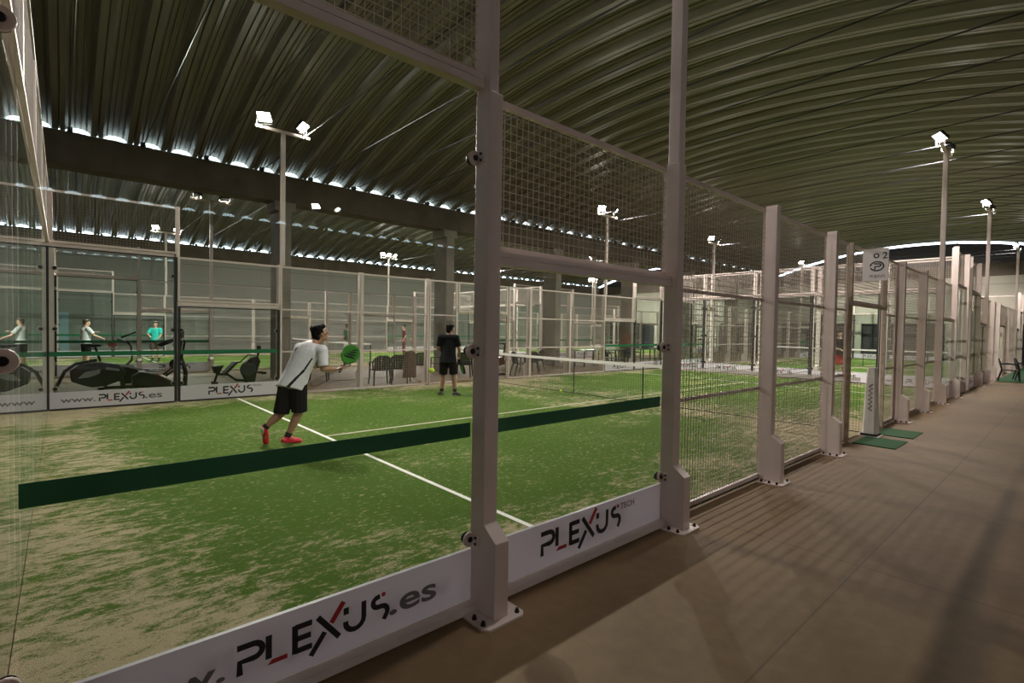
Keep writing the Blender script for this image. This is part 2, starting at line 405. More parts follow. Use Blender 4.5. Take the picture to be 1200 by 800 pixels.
# right end wall with wide dark openings at ground level
struct(MB().box(XB, YB[0], 2.4, XB + .3, YB[3], 5.279).build('wall_right', M['endwall']))
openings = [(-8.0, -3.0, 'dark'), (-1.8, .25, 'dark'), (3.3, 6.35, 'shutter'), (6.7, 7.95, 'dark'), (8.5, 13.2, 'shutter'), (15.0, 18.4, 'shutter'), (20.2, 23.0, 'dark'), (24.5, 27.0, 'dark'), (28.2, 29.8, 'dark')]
y = YB[0]
piers = []
for a, b, k in openings:
    piers.append((y, a)); y = b
piers.append((y, YB[3]))
for a, b in piers:
    struct(MB().box(XB, a, 0, XB + .3, b, 2.4).build('wall_right', M['endwall']))
for i, (a, b, k) in enumerate(openings):
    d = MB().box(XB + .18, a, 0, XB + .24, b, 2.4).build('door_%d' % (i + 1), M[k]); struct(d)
    MB().box(XB + .08, (a + b) / 2 - .03, 0, XB + .18, (a + b) / 2 + .03, 2.4).box(XB + .08, a, 2.33, XB + .18, b, 2.4).build('door_frame', M['lamp_body'], d)
d = struct(MB().box(-.05, YB[3] - .04, 0, .45, YB[3], 2.1).build('door_20', M['bluedoor']))
MB().tube([(.38, YB[3] - .09, 1.0), (.38, YB[3] - .09, 1.14)], .012, 8).build('door_handle', M['galv'], d)

# ------------------------------------------------------------------ courts
def court_floor(ox, oy):
    f = struct(MB().box(.008, .03, 0, 19.992, 9.97, .012).build('floor_turf', M['turf'], loc=(ox, oy, 0)))
    z0, z1 = .012, .016
    MB().box(3.05, .05, z0, 3.10, 9.95, z1).build('line', M['line'], f)
    MB().box(16.9, .05, z0, 16.95, 9.95, z1).build('line', M['line'], f)
    MB().box(3.10, 4.975, z0, 16.9, 5.025, z1).build('line', M['worn_line'], f)
OX = (0, 20.6); OY = (0, 17.6)
for ox in OX:
    for oy in OY: court_floor(ox, oy)

# shared meshes of the fence: run along +x, outside is -y
PX = .03
def post_mesh(h, tall):
    mb = MB(); a, b = PX - .05, PX + .05
    poly = [(0, .012), (-.23, .012), (-.23, .44), (-.12, .52), (-.12, h), (0, h)]
    mb.prism(poly, a, b, 'yz')
    if tall: mb.box(PX - .045, -.115, h, PX + .02, 0, 4.02)
    return mb.mesh('fence_post', M['paint'])
P3 = post_mesh(3.02, 0); P4 = post_mesh(2.96, 1)
def corner_mesh():
    return MB().box(PX - .05, -.12, .012, PX + .05, 0, 4.02).mesh('fence_post', M['paint'])
PC = corner_mesh()
def plate_mesh():
    return MB().prism([(-.12, -.02), (-.12, -.24), (-.09, -.28), (.15, -.28), (.18, -.25), (.18, -.02)], 0, .012, 'xy').mesh('base_plate', M['paint'])
PLATE = plate_mesh()
BOLT = MB().lathe([(.014, 0), (.014, .010), (.010, .010), (.010, .024), (.006, .026)], (0, 0, .012), 10).mesh('bolt', M['bolt'])
def clamp_mesh(sg):                                                 # glass clamp: plate bolted to the post, disc on the pane
    mb = MB(); x = PX + sg * .05
    mb.box(min(x, x + sg * .008), -.085, -.035, max(x, x + sg * .008), -.012, .035, 0)
    mb.lathe([(.040, -.026), (.042, -.020), (.042, -.013)], (x + sg * .022, 0, 0), 16, 0, 'y')
    mb.lathe([(.022, .014), (.034, .014), (.030, .024)], (x + sg * .022, 0, 0), 16, 1, 'y')
    mb.box(min(x, x + sg * .05), -.024, -.020, max(x, x + sg * .05), -.013, .020, 0)
    mb.lathe([(.014, -.034), (.017, -.030), (.017, -.0262)], (x + sg * .022, 0, 0), 12, 1, 'y')
    for z in (-.018, .018): mb.lathe([(.008, min(x + sg * .008, x + sg * .016)), (.008, max(x + sg * .008, x + sg * .016))], (0, -.062, z), 8, 1, 'x')
    return mb.mesh('clamp', [M['paint'], M['bolt']])
CL = {-1: clamp_mesh(-1), 1: clamp_mesh(1)}
def pane_mesh(h): return MB().box(.085, -.006, .346, 1.975, .006, h - .015).mesh('glass_pane', M['glass'])
GP = {3: pane_mesh(2.985), 2: pane_mesh(1.99)}
GPB = MB().box(.031, -.006, .012, 2.028, .006, 2.975).mesh('glass_pane', M['glass'])
def gasket_mesh(h):
    mb = MB(); y0, y1 = .0065, .012
    for x0, x1 in ((.035, .084), (1.976, 2.024)): mb.box(x0, -.011, .03, x1, y1, h)
    mb.box(.0845, -.011, h - .022, 1.9755, y1, h); mb.box(.0845, -.011, .02, 1.9755, y1, .046)
    return mb.mesh('black_edging', M['black'])
GK = {3: gasket_mesh(2.985), 2: gasket_mesh(1.99)}
def wires_mesh(x0, x1, z0, z1, r=.0021):
    mb = MB(); p = .05
    n = int((x1 - x0) / p + .5)
    for i in range(1, n): x = x0 + (x1 - x0) * i / n; mb.box(x - r, .014, z0, x + r, .014 + 2 * r, z1)
    n = int((z1 - z0) / p + .5)
    for i in range(1, n): z = z0 + (z1 - z0) * i / n; mb.box(x0, .0136 - 2 * r, z - r, x1, .0136, z + r)
    return mb.mesh('wire_mesh', M['wire'])
def frame_mesh(x0, x1, z0, z1, bars=(), t=.04, bt=.032):
    mb = MB()
    for a, b in ((x0, x0 + t), (x1 - t, x1)): mb.box(a, .001, z0, b, .031, z1)
    for a, b in ((z0, z0 + t), (z1 - t, z1)): mb.box(x0 + t, .001, a, x1 - t, .031, b)
    for z in bars: mb.box(x0 + t, .019, z - bt / 2, x1 - t, .030, z + bt / 2)
    return mb.mesh('mesh_panel', M['paint'])
def panel_set(r):
    return {'full': (frame_mesh(.032, 2.028, .03, 3.0, (1.02, 2.0)), wires_mesh(.06, 2.0, .05, 2.98, r)),
            'half': (frame_mesh(.032, .995, .03, 3.0, (1.02, 2.0)), wires_mesh(.06, .96, .05, 2.98, r)),
            'low_top': (frame_mesh(.032, 2.028, 2.09, 3.0), wires_mesh(.06, 2.0, 2.11, 2.98, r)),
            'high_top': (frame_mesh(.032, 2.028, 3.05, 4.0), wires_mesh(.06, 2.0, 3.07, 3.98, r)),
            'lintel': (frame_mesh(.041, 1.959, 2.12, 3.0), wires_mesh(.06, 1.94, 2.14, 2.98, r))}
FR_NEAR = panel_set(.0021); FR_FAR = panel_set(.0015)
RAIL = MB().box(.0805, -.075, -.04, 1.9795, -.0125, .004).box(.0805, -.070, .0041, 1.9795, -.0125, .0075).box(.0805, -.075, .0076, 1.9795, -.0125, .04).mesh('rail', M['paint'])
SILL = MB().box(.0805, -.075, .006, 1.9795, -.0125, .045).mesh('sill', M['paint'])
BAN = MB().box(.05, -.0105, .046, 1.99, .0105, .345).mesh('banner', M['vinyl'])
def banner_lettering(kind):
    mb = MB()
    for fn in (lambda x, z: (x, -.0125, z), lambda x, z: (2.03 - x, .0125, z)):
        if kind == 'web':
            word(mb, 'www.', .20, .70, .15, .095, fn, 2); logo(mb, .745, .14, .13, fn); word(mb, '.es', 1.455, 1.74, .145, .125, fn, 2)
        elif kind == 'tech':
            logo(mb, .555, .13, .16, fn); word(mb, 'TECH', 1.42, 1.60, .255, .045, fn, 2)
        else: logo(mb, .58, .13, .155, fn)
    return mb.mesh('lettering', [M['inkblack'], M['inkred'], M['inkgrey']])
LET = {k: banner_lettering(k) for k in ('web', 'tech', 'plain')}
BAND = {k: MB().box(.086, a, 1.0, 1.974, b, 1.085).mesh('green_band', M['green_band']) for k, a, b in (('in', .0065, .0085), ('out', -.0085, -.0065))}
DTUBE = MB().box(-.03, -.05, .012, .03, .0, 3.0).mesh('door_post', M['stained'])
TOPR = MB().box(.03, -.05, 0, 1.97, -.006, .05).mesh('rail', M['stained'])

def run(label, loc, rz, side, near=False, bare=False):
    """One continuous run of court fence; side: 20 m with door gap, else 10 m end wall of glass."""
    T = thing('court_fence', label, 'fence', loc, rz); FR = FR_NEAR if near else FR_FAR
    def P(me, nm, x, z=0, par=None, bevel=0): return put(nm, me, par or T, (x, 0, z), 0, bevel)
    L = 20 if side else 10
    posts = [0, 2, 4, 6, 8, 12, 14, 16, 18, 20] if side else [2, 4, 6, 8]
    for x in posts:
        corner = x in (0, L) and side
        me = PC if corner else (P4 if (not side or x in (2, 18)) else P3)
        sh = 0
        if x == 20: sh = -.06
        if x == 0 and side: sh = -.05
        p = P(me, 'fence_post', x + sh, bevel=.004 if near and x < 10 else 0)
        if not corner:
            put('base_plate', PLATE, p)
            if near or x <= 8:
                for bx, by in ((-.09, -.06), (-.09, -.14), (-.09, -.22), (.14, -.24), (.14, -.12)): put('bolt', BOLT, p, (bx, by, 0))
        sides = []
        if not side: sides = [-1, 1]
        elif x in (2, 18): sides = [-1, 1]
        elif x in (0, 16): sides = [1]
        elif x in (4, 20): sides = [-1]
        for sg in (() if bare else sides):
            for z in (.41, 1.5, 2.6):
                if z > 2 and side and ((x in (4, 16)) or (x == 2 and sg > 0) or (x == 18 and sg < 0)): continue
                put('clamp', CL[sg], p, (0, 0, z))
    def glass(x, h, kind, band):
        g = P(GPB if bare else GP[h], 'glass_pane', x)
        if not (near or bare): put('black_edging', GK[h], g)
        if not bare:
            b = P(BAN, 'banner', x); put('lettering', LET[kind], b)
            P(SILL, 'sill', x)
        P(RAIL, 'rail', x, 3.02 if h == 3 else 2.045)
        if band: P(BAND['in'], 'green_band', x)
        k = 'high_top' if h == 3 else 'low_top'
        put('wire_mesh', FR[k][1], P(FR[k][0], 'mesh_panel', x))
    def mesh(x, k='full'):
        f = P(FR[k][0], 'mesh_panel', x); put('wire_mesh', FR[k][1], f)
    if side:
        glass(0, 3, 'web', 1); glass(2, 2, 'tech', 1); glass(16, 2, 'tech', 1); glass(18, 3, 'web', 1)
        for x in (4, 6, 12, 14): mesh(x)
        mesh(8, 'half'); mesh(11, 'half')
        P(DTUBE, 'door_post', 9.03); P(DTUBE, 'door_post', 11.03)
        P(TOPR, 'rail', 9.03, 2.07); mesh(9.03, 'lintel')
    else:
        for i in range(5): glass(2 * i, 3, 'web' if i in (0, 4) else 'plain', 0)
    return T
run('long glass and white mesh fence beside the walkway, nearest the viewer', (0, 0, 0), 0, 1, True)
run('long white mesh fence behind the two players, with black-edged glass at its left end', (20, 10, 0), PI, 1)
run('glass end wall at the left edge of the nearest court, seen almost edge-on', (0, 10, 0), -PI / 2, 0, False, True)
run('black-edged glass end wall closing the right end of the nearest court', (20, 0, 0), PI / 2, 0)
run('walkway fence of the second court, running on past the numbered sign', (20.6, 0, 0), 0, 1)
run('far side fence of the second court along the walkway row', (40.6, 10, 0), PI, 1)
run('near glass end wall of the second court, just beyond the first court', (20.6, 10, 0), -PI / 2, 0)
run('far glass end wall of the second court in front of the beige wall', (40.6, 0, 0), PI / 2, 0)
run('fence across the aisle behind the exercise machines, its near side', (0, 17.6, 0), 0, 1)
run('back fence by the pale wall, behind the two people at left', (20, 27.6, 0), PI, 1)
run('glass end wall of the court across the aisle, at its left end', (0, 27.6, 0), -PI / 2, 0)
run('glass end wall of the court across the aisle, at its right end', (20, 17.6, 0), PI / 2, 0)
run('aisle-side fence of the farthest court, behind the dark tables', (20.6, 17.6, 0), 0, 1)
run('back fence of the farthest court in the corner of the hall', (40.6, 27.6, 0), PI, 1)

# nets
def net(label, ox, oy, fine=False):
    T = thing('tennis_net', label, 'net', (ox + 10, oy, 0))
    mb = MB(); zt = lambda y: .86 - .035 * (1 - ((y - 5) / 5) ** 2)
    p = .045; r = .0015; n = int(9.9 / p)
    for i in range(n + 1):
        y = .05 + 9.9 * i / n; mb.box(-r, y - r, .03, r, y + r, zt(y))
    for j in range(18):
        k = j / 18
        for s_ in range(10):
            ya, yb = .05 + .99 * s_, .05 + .99 * (s_ + 1)
            mb.bar((0, ya, .03 + (zt(ya) - .03) * k), (0, yb, .03 + (zt(yb) - .03) * k), 2 * r)
    mb.build('net_mesh', M['net'], T)
    tb = MB()
    for s_ in range(20):
        ya, yb = .05 + .495 * s_, .05 + .495 * (s_ + 1)
        tb.add([(x, y, zt(y) + z) for y in (ya, yb) for x, z in ((-.006, 0), (.006, 0), (.006, .07), (-.006, .07))], [(0, 1, 2, 3), (7, 6, 5, 4), (0, 4, 5, 1), (1, 5, 6, 2), (2, 6, 7, 3), (3, 7, 4, 0)])
    tb.build('top_tape', M['tape'], T)
    MB().tube([(0, .05, .035), (.02, 2.5, .022), (-.02, 5, .022), (.01, 7.5, .022), (0, 9.95, .035)], .007, 8).build('bottom_cord', M['net'], T)
    for yy in ((6.26, 4.2) if fine else (5.0,)): MB().box(-.006, yy, .018, .006, yy + .022, .825).build('strap', M['net'], T)
    for y in ((9.87,) if fine else (.13, 9.87)): MB().tube([(0, y, .013), (0, y, .92)], .022, 10).build('net_post', M['lamp_body'], T)
net('black net with white top tape across the nearest court', 0, 0, True)
net('black net with white top tape across the second court, beyond the door sign', 20.6, 0)
net('black net with white top tape on the court across the aisle', 0, 17.6)

# floodlight poles
def flood(T, x, z, yaw, tilt, key):
    """LED floodlight on a U bracket; yaw 0 looks along -y."""
    R = Matrix.Translation((x, 0, z)) @ Matrix.Rotation(yaw, 4, 'Z') @ Matrix.Rotation(tilt, 4, 'X')
    mb = MB().box(-.15, -.02, -.12, .15, .03, .12)
    for i in range(7): mb.box(-.13 + i * .04, .03, -.11, -.118 + i * .04, .065, .11)
    mb.xform(R); b = mb.build('floodlight', M['lamp_body'], T)
    MB().box(-.135, -.0215, -.105, .135, -.0201, .105).xform(R).build('led_lens', M[key], b)
    if 1:
        ld = D.lights.new('led_light', 'AREA'); ld.shape = 'RECTANGLE'; ld.size = .27; ld.size_y = .21; ld.color = (1, .93, .85)
        ld.energy = LAMP * {'lens_near': .33, 'lens': 1, 'lens3': ROW3}[key]; ld.spread = math.radians(118)
        lo = D.objects.new('led_light', ld); COL.objects.link(lo); lo.parent = b
        lo.matrix_local = R @ Matrix.Translation((0, -.030, 0)) @ Matrix.Rotation(math.radians(-90), 4, 'X')
    br = MB(); br.bar((-.165, 0, 0), (-.165, .02, -.16), .02, .006).bar((.165, 0, 0), (.165, .02, -.16), .02, .006).bar((-.17, .02, -.16), (.17, .02, -.16), .03, .008)
    br.xform(Matrix.Translation((x, 0, z)) @ Matrix.Rotation(yaw, 4, 'Z')); br.build('bracket', M['galv'], b)
def light_pole(x, y, side, label, n=2, key='lens', z0=3.02, zt=6.05):
    T = thing('light_pole', label, 'light pole', (x + PX, y, 0), PI if side < 0 else 0, 'floodlight poles around the courts')
    MB().box(-.045, .01, z0, .045, .11, zt).build('pole', M['paint'], T, bevel=.006)
    MB().box(-.6, .03, zt, .6, .09, zt + .06).build('cross_arm', M['paint'], T)
    if n == 2: lst = [(-.42, .55, -.62), (.42, -.62, .62)]
    else: lst = [(-.42, .5, -.62), (0, 0, 0), (.42, -.5, .62)]
    for lx, yw, _ in lst: flood(T, lx, zt + .25, -yw * 1.1, math.radians(46), key)
for (x, y, s_, lab) in (
    (4, 9.95 + .02, 1, 'tall white floodlight pole behind the player in white, brightest lamp'),
    (16, 9.97, 1, 'floodlight pole behind the mesh between the two big near posts'),
    (24.6, 9.97, 1, 'floodlight pole on the far side of the second court, left one'),
    (36.6, 9.97, 1, 'most distant floodlight pole on the far side of the second court'),
    (4, .0, -1, 'floodlight pole rising from the near fence post out of the top of the photo'),
    (16, .0, -1, 'tallest-looking floodlight pole at right, on the walkway fence'),
    (24.6, .0, -1, 'middle of the three floodlight poles along the walkway at right'),
    (36.6, .0, -1, 'farthest floodlight pole along the walkway at the right edge')):
    light_pole(x, y, s_, lab, 2, 'lens_near' if (x, s_) == (4, -1) else 'lens')
for (x, y, s_, n, lab) in (
    (4, 17.6, -1, 2, 'floodlight pole across the aisle whose dark lamps stand under the beam'),
    (16, 17.6, -1, 2, 'aisle-side floodlight pole seen between the concrete columns'),
    (4, 27.57, 1, 2, 'pair of pinkish floodlights on the pole at the back left'),
    (16, 27.57, 1, 3, 'three floodlights in a row on the pole above the black plastic chairs'),
    (24.6, 17.6, -1, 2, 'aisle-side floodlight pole of the farthest court, left one'),
    (36.6, 17.6, -1, 2, 'aisle-side floodlight pole of the farthest court, right one'),
    (24.6, 27.57, 1, 3, 'three-lamp floodlight pole at the back of the farthest court, left one'),
    (36.6, 27.57, 1, 3, 'three-lamp floodlight pole at the back of the farthest court, right one')):
    light_pole(x, y, s_, lab, n, zt=5.80 if y < 20 else 6.05)
for x, wd in ((-4, 'left'), (8, 'middle'), (20, 'right')):
    light_pole(x, -17.6, -1, wd + ' of three dim floodlight poles far behind the viewer, only glints in glass', 2, 'lens3')

# door sign, mats, padded net post cover
T = thing('court_sign', 'white board with the number 2 hung out from the fence over the door', 'sign', (9.5, -.05, -.06))
MB().box(-.008, -.33, 2.52, .008, .0, 2.99).build('sign_board', M['sign'], T)
MB().bar((0, -.33, 3.0), (0, .0, 3.0), .02).build('sign_bracket', M['paint'], T)
mb = MB()
for fn in (lambda u, v: (-.0095, -.02 - u, v),):
    word(mb, '2', .235, .295, 2.85, .10, fn, 0)
    stroke(mb, arc(.155, 2.90, .030, .030, 0, 360, 16), .018, fn, 0)
    stroke(mb, arc(.165, 2.74, .085, .068, 200, 540, 24), .020, fn, 0)
    stroke(mb, [(.14, 2.69), (.14, 2.735)] + [(.19, 2.735)] + arc(.19, 2.755, .025, .02, -90, 90, 6) + [(.13, 2.777)], .02, fn, 0)
    logo(mb, .075, 2.57, .036, fn)
mb.build('lettering', [M['inkblack'], M['inkred']], T)
tag(MB().box(9.08, -.62, 0, 9.86, -.09, .012).build('turf_mat', M['mat_green']), 'green turf mat in the doorway, left of the padded net post', 'mat')
tag(MB().box(10.2, -.62, 0, 10.98, -.09, .012).build('turf_mat', M['mat_green']), 'green turf mat in the doorway, right of the padded net post', 'mat')
T = thing('net_post_cover', 'white tapered padded cover over the net post standing in the doorway', 'post cover', (9.97, -.115, 0))
MB().box(-.16, -.14, 0, .16, .16, .014).build('base_plate', M['paint'], T)
MB().box(-.12, -.11, .0141, .12, .11, .05).build('foot', M['black'], T)
mb = MB(); n = 6
prof = [(.115, .10, .05), (.105, .09, .35), (.085, .075, .8), (.068, .06, 1.08), (.055, .05, 1.105)]
vs = [(sx_ * a, sy_ * b, z) for a, b, z in prof for sx_, sy_ in ((-1, -.7), (-.7, -1), (.7, -1), (1, -.7), (1, .7), (.7, 1), (-.7, 1), (-1, .7))]
fs = [(i * 8 + k, i * 8 + (k + 1) % 8, (i + 1) * 8 + (k + 1) % 8, (i + 1) * 8 + k) for i in range(4) for k in range(8)] + [tuple(range(8))[::-1], tuple(range(32, 40))]
mb.add(vs, fs).build('cover', M['cone'], T, smooth=30)
mb = MB(); fn = lambda u, v: (-.104 + .036 * (v - .35) / .73 * 1.0 - .006, u, v)
stroke(mb, [(-.03 + .05 * (i % 2), .42 + i * .035) for i in range(13)], .016, fn, 0)
mb.build('lettering', [M['inkblack']], T)
for yy in (-.1, .12): MB().lathe([(.012, 0), (.012, .012), (.008, .02)], (.14, yy, .014), 8).build('bolt', M['bolt'], T)

# ------------------------------------------------------------------ balls
def ball(x, y, z, r, lab):
    T = tag(MB().ell((0, 0, 0), (r, r, r), n=20).build('tennis_ball', M['ball'], loc=(x, y, z), smooth=True), lab, 'ball')
    pts = []
    for i in range(41):
        a = 2 * PI * i / 40; q = Vector((math.cos(a) + .35 * math.cos(3 * a), math.sin(a) - .35 * math.sin(3 * a), .9 * math.sin(2 * a))).normalized(); pts.append(q * r)
    MB().tube(pts, .0016, 5).build('seam', M['seam'], T)
ball(3.58, 2.93, 1.11, .033, 'yellow tennis ball in flight to the left of the player in black')
ball(9.92, 6.65, .046, .033, 'yellow tennis ball lying at the foot of the net')

# ------------------------------------------------------------------ plastic armchairs
def chair_proto(loc, rz, lab):
    T = thing('plastic_chair', lab, 'chair', loc, rz, None)
    # seat faces -y; back at +y
    MB().prism([(-.23, -.24), (.23, -.24), (.21, .20), (-.21, .20)], .40, .43, 'xy').build('seat', M['plastic'], T, bevel=.01)
    mb = MB(); out = [(-.25, .42)] + [(-.27, .60)] + [(.27 * math.cos(a), .62 + .22 * math.sin(a)) for a in [PI - PI * i / 12 for i in range(13)]] + [(.27, .60), (.25, .42)]
    tilt = Matrix.Translation((0, .20, .42)) @ Matrix.Rotation(-.22, 4, 'X') @ Matrix.Translation((0, -.20, -.42))
    rim = MB()
    pts = [(x, .20, z) for x, z in out]
    rim.tube(pts, .022, 8)
    for i in range(-3, 4):
        x = i * .066; zt = .62 + .22 * math.sqrt(max(0, 1 - (x / .27) ** 2)); rim.box(x - .0305, .195, .43, x + .0305, .207, zt)
    rim.xform(tilt); rim.build('backrest', M['plastic'], T, smooth=40)
    for s_ in (-1, 1):
        MB().tube([(s_ * .25, .22, .64), (s_ * .27, .0, .65), (s_ * .26, -.22, .62), (s_ * .25, -.25, .52)], [.02, .024, .022, .018], 8).build('armrest', M['plastic'], T, smooth=40)
        MB().tube([(s_ * .24, -.24, .56), (s_ * .25, -.26, .2), (s_ * .27, -.28, 0.0)], [.024, .022, .018], 8).build('leg', M['plastic'], T)
        MB().tube([(s_ * .21, .20, .42), (s_ * .23, .26, .2), (s_ * .25, .31, 0.0)], [.026, .022, .018], 8).build('leg', M['plastic'], T)
    return T
C0 = chair_proto((6.95, 10.85, 0), 2.9, 'black plastic armchair just behind the mesh, left of the one with brown cloth')
def chair(x, y, rz, lab):
    c = copy_tree(C0); c.location = (x, y, 0); c.rotation_euler = (0, 0, rz); c['label'] = lab; return c
ch_b = chair(7.66, 11.0, 2.5, 'black plastic armchair with a brown cloth hanging over its back')
chair(9.0, 12.0, 2.6, 'black plastic armchair farther back with a white racket leaning on it')
chair(9.9, 12.2, 3.3, 'black plastic armchair directly left of the player in black, farther back')
chair(10.35, 11.5, 2.4, 'black plastic armchair hidden behind the player in black')
chair(12.4, 10.9, 1.2, 'black plastic chair seen edge-on just right of the big near post')
chair(13.2, 11.3, 2.8, 'dark chair with a jacket behind the middle of the far mesh')
chair(14.1, 11.9, 3.5, 'dark chair beside the concrete column behind the far mesh')
chair(5.9, 12.7, 2.7, 'black plastic armchair seen behind the racket of the player in white')
chair(26.3, -.60, .1, 'nearer of the two black plastic chairs at the end of the walkway')
chair(27.5, -.95, .2, 'farther of the two black plastic chairs at the right edge')
tag(MB().prism([(-.26, .18), (.24, .18), (.20, .90), (.05, .97), (-.18, .93)], -.02, .02, 'xz').build('cloth', M['brown'], loc=(7.72, 10.55, 0), rz=.15, bevel=.012), 'brown cloth hanging over the back of a black chair', 'cloth')
# green mat under the chairs at the end of the walkway
tag(MB().box(25.7, -2.4, 0, 41.5, -.26, .012).build('turf_mat', M['mat_green']), 'green turf strip under the two black chairs at the right edge', 'mat')

# tables
def table_proto(loc, lab):
    T = thing('folding_table', lab, 'table', loc, 0)
    MB().box(-.75, -.35, .70, .75, .35, .74).build('tabletop', M['tablecolor'], T, bevel=.006)
    for sx_ in (-1, 1):
        for sy_ in (-1, 1): MB().bar((sx_ * .65, sy_ * .28, 0), (sx_ * .65, sy_ * .28, .70), .045).build('leg', M['plastic'], T)
        MB().bar((sx_ * .65, -.28, .2), (sx_ * .65, .28, .2), .03).build('stretcher', M['plastic'], T)
    MB().bar((-.65, 0, .2), (.65, 0, .2), .03).build('stretcher', M['plastic'], T)
    return T
T0 = table_proto((18.2, 12.6, 0), 'dark table farthest left in the row behind the far mesh')
for x, y, lab in ((19.9, 12.6, 'second dark table from the left behind the far mesh'), (21.6, 12.7, 'third dark table from the left, behind the far glass panel'), (23.5, 12.7, 'dark table at the right end of the row behind the far glass')):
    c = copy_tree(T0); c.location = (x, y, 0); c['label'] = lab
chair(18.5, 11.7, .2, 'dark chair tucked at the leftmost of the dark tables')
chair(20.3, 11.7, -.2, 'dark chair tucked at the second dark table')

# ------------------------------------------------------------------ exercise machines
Y0 = 13.0
T = thing('stepper_machine', 'large black and grey gym machine with rounded shell at left behind the glass', 'exercise machine', (0, 12.75, 0))
sh = [(.12, .05), (.22, .30), (.32, .52), (.50, .66), (.85, .72), (1.20, .66), (1.34, .46), (1.20, .26), (.95, .16), (.70, .14), (.50, .22), (.34, .30)]
MB().prism(sh[2:], -.16, .16).build('shell', M['plastic'], T, bevel=.04)
MB().prism([(.46, .36), (.58, .50), (.86, .56), (.84, .46), (.66, .38)], -.168, -.161).prism([(.95, .60), (1.2, .55), (1.2, .50), (.95, .55)], -.168, -.161).build('side_panel', M['greyplastic'], T)
MB().tube([(.02, 0, .05), (.10, 0, .18), (.24, 0, .52), (.42, 0, .68), (.80, 0, .76)], .035, 10).build('frame', M['plastic'], T, smooth=60)
MB().box(-.06, -.25, 0, .16, .25, .07).build('foot', M['plastic'], T, bevel=.015)
MB().box(1.2, -.25, 0, 1.36, .25, .07).build('foot', M['plastic'], T, bevel=.015)
MB().tube([(1.0, 0, .65), (1.35, -.02, .60), (1.65, -.05, .50)], .03, 10).build('rail', M['greyplastic'], T)
MB().tube([(1.28, 0, .07), (1.25, 0, .40)], .05, 10).build('support', M['plastic'], T)

T = thing('exercise_bike', 'black upright exercise bike behind the rounded gym machine, saddle at left', 'exercise bike', (0, 13.6, 0))
MB().prism([(.56, 1.06), (.60, 1.10), (.92, 1.09), (.92, 1.05), (.75, 1.03)], -.08, .08).build('saddle', M['plastic'], T, bevel=.02)
MB().tube([(.80, 0, 1.03), (.92, 0, .60), (1.0, 0, .25)], .028, 10).build('seat_post', M['plastic'], T)
MB().tube([(1.0, 0, .25), (1.3, 0, .45), (1.52, 0, .70), (1.50, 0, 1.05), (1.42, 0, 1.16)], .03, 10).build('frame', M['plastic'], T, smooth=60)
MB().tube([(1.22, -.2, 1.22), (1.42, -.05, 1.15), (1.42, .05, 1.15), (1.22, .2, 1.22)], .016, 8).tube([(1.30, 0, 1.26), (1.60, 0, 1.40)], .02, 8).build('handlebar', M['plastic'], T)
MB().lathe([(.22, -.03), (.24, -.02), (.24, .02), (.22, .03)], (1.42, 0, .34), 24, 0, 'y').build('flywheel', M['plastic'], T)
MB().box(.85, -.24, 0, .95, .24, .06).build('foot', M['plastic'], T); MB().box(1.55, -.24, 0, 1.65, .24, .06).build('foot', M['plastic'], T)
MB().tube([(.90, 0, .03), (1.60, 0, .03)], .03, 8).tube([(1.0, 0, .03), (1.0, 0, .28)], .03, 8).build('base_bar', M['plastic'], T)

T = thing('elliptical_trainer', 'black elliptical trainer with raised arms and small console beside the glass edge', 'exercise machine', (0, 12.8, 0))
MB().prism([(1.45, .10), (1.45, .36), (1.62, .46), (1.95, .38), (2.25, .20), (2.25, .08)], -.17, .17).build('housing', M['plastic'], T, bevel=.03)
MB().box(1.42, -.28, 0, 1.56, .28, .08).build('foot', M['plastic'], T); MB().box(2.46, -.28, 0, 2.60, .28, .08).build('foot', M['plastic'], T)
MB().tube([(1.5, 0, .06), (2.1, 0, .10), (2.53, 0, .06)], .04, 10).build('base_bar', M['plastic'], T)
MB().tube([(2.53, 0, .06), (2.55, 0, .40), (2.45, 0, .80), (2.30, 0, 1.10), (2.45, 0, 1.28)], [.05, .05, .045, .04, .03], 10).build('column', M['plastic'], T, smooth=60)
MB().box(2.42, -.14, 1.28, 2.50, .14, 1.46).build('console', M['plastic'], T, bevel=.02)
for s_ in (-1, 1):
    MB().tube([(1.98, s_ * .22, 1.08), (2.25, s_ * .22, 1.20), (2.44, s_ * .22, 1.30), (2.50, s_ * .22, 1.20), (2.40, s_ * .22, .60), (2.10, s_ * .2, .34)], [.028, .034, .03, .026, .026, .026], 10).build('arm', M['plastic'], T, smooth=60)
    MB().box(1.70, s_ * .22 - .06, .47, 2.10, s_ * .22 + .06, .50).build('pedal', M['plastic'], T, bevel=.01)
MB().lathe([(.10, -.06), (.12, -.04), (.12, .04), (.10, .06)], (2.32, 0, .62), 20, 0, 'y').build('crank_cover', M['plastic'], T)

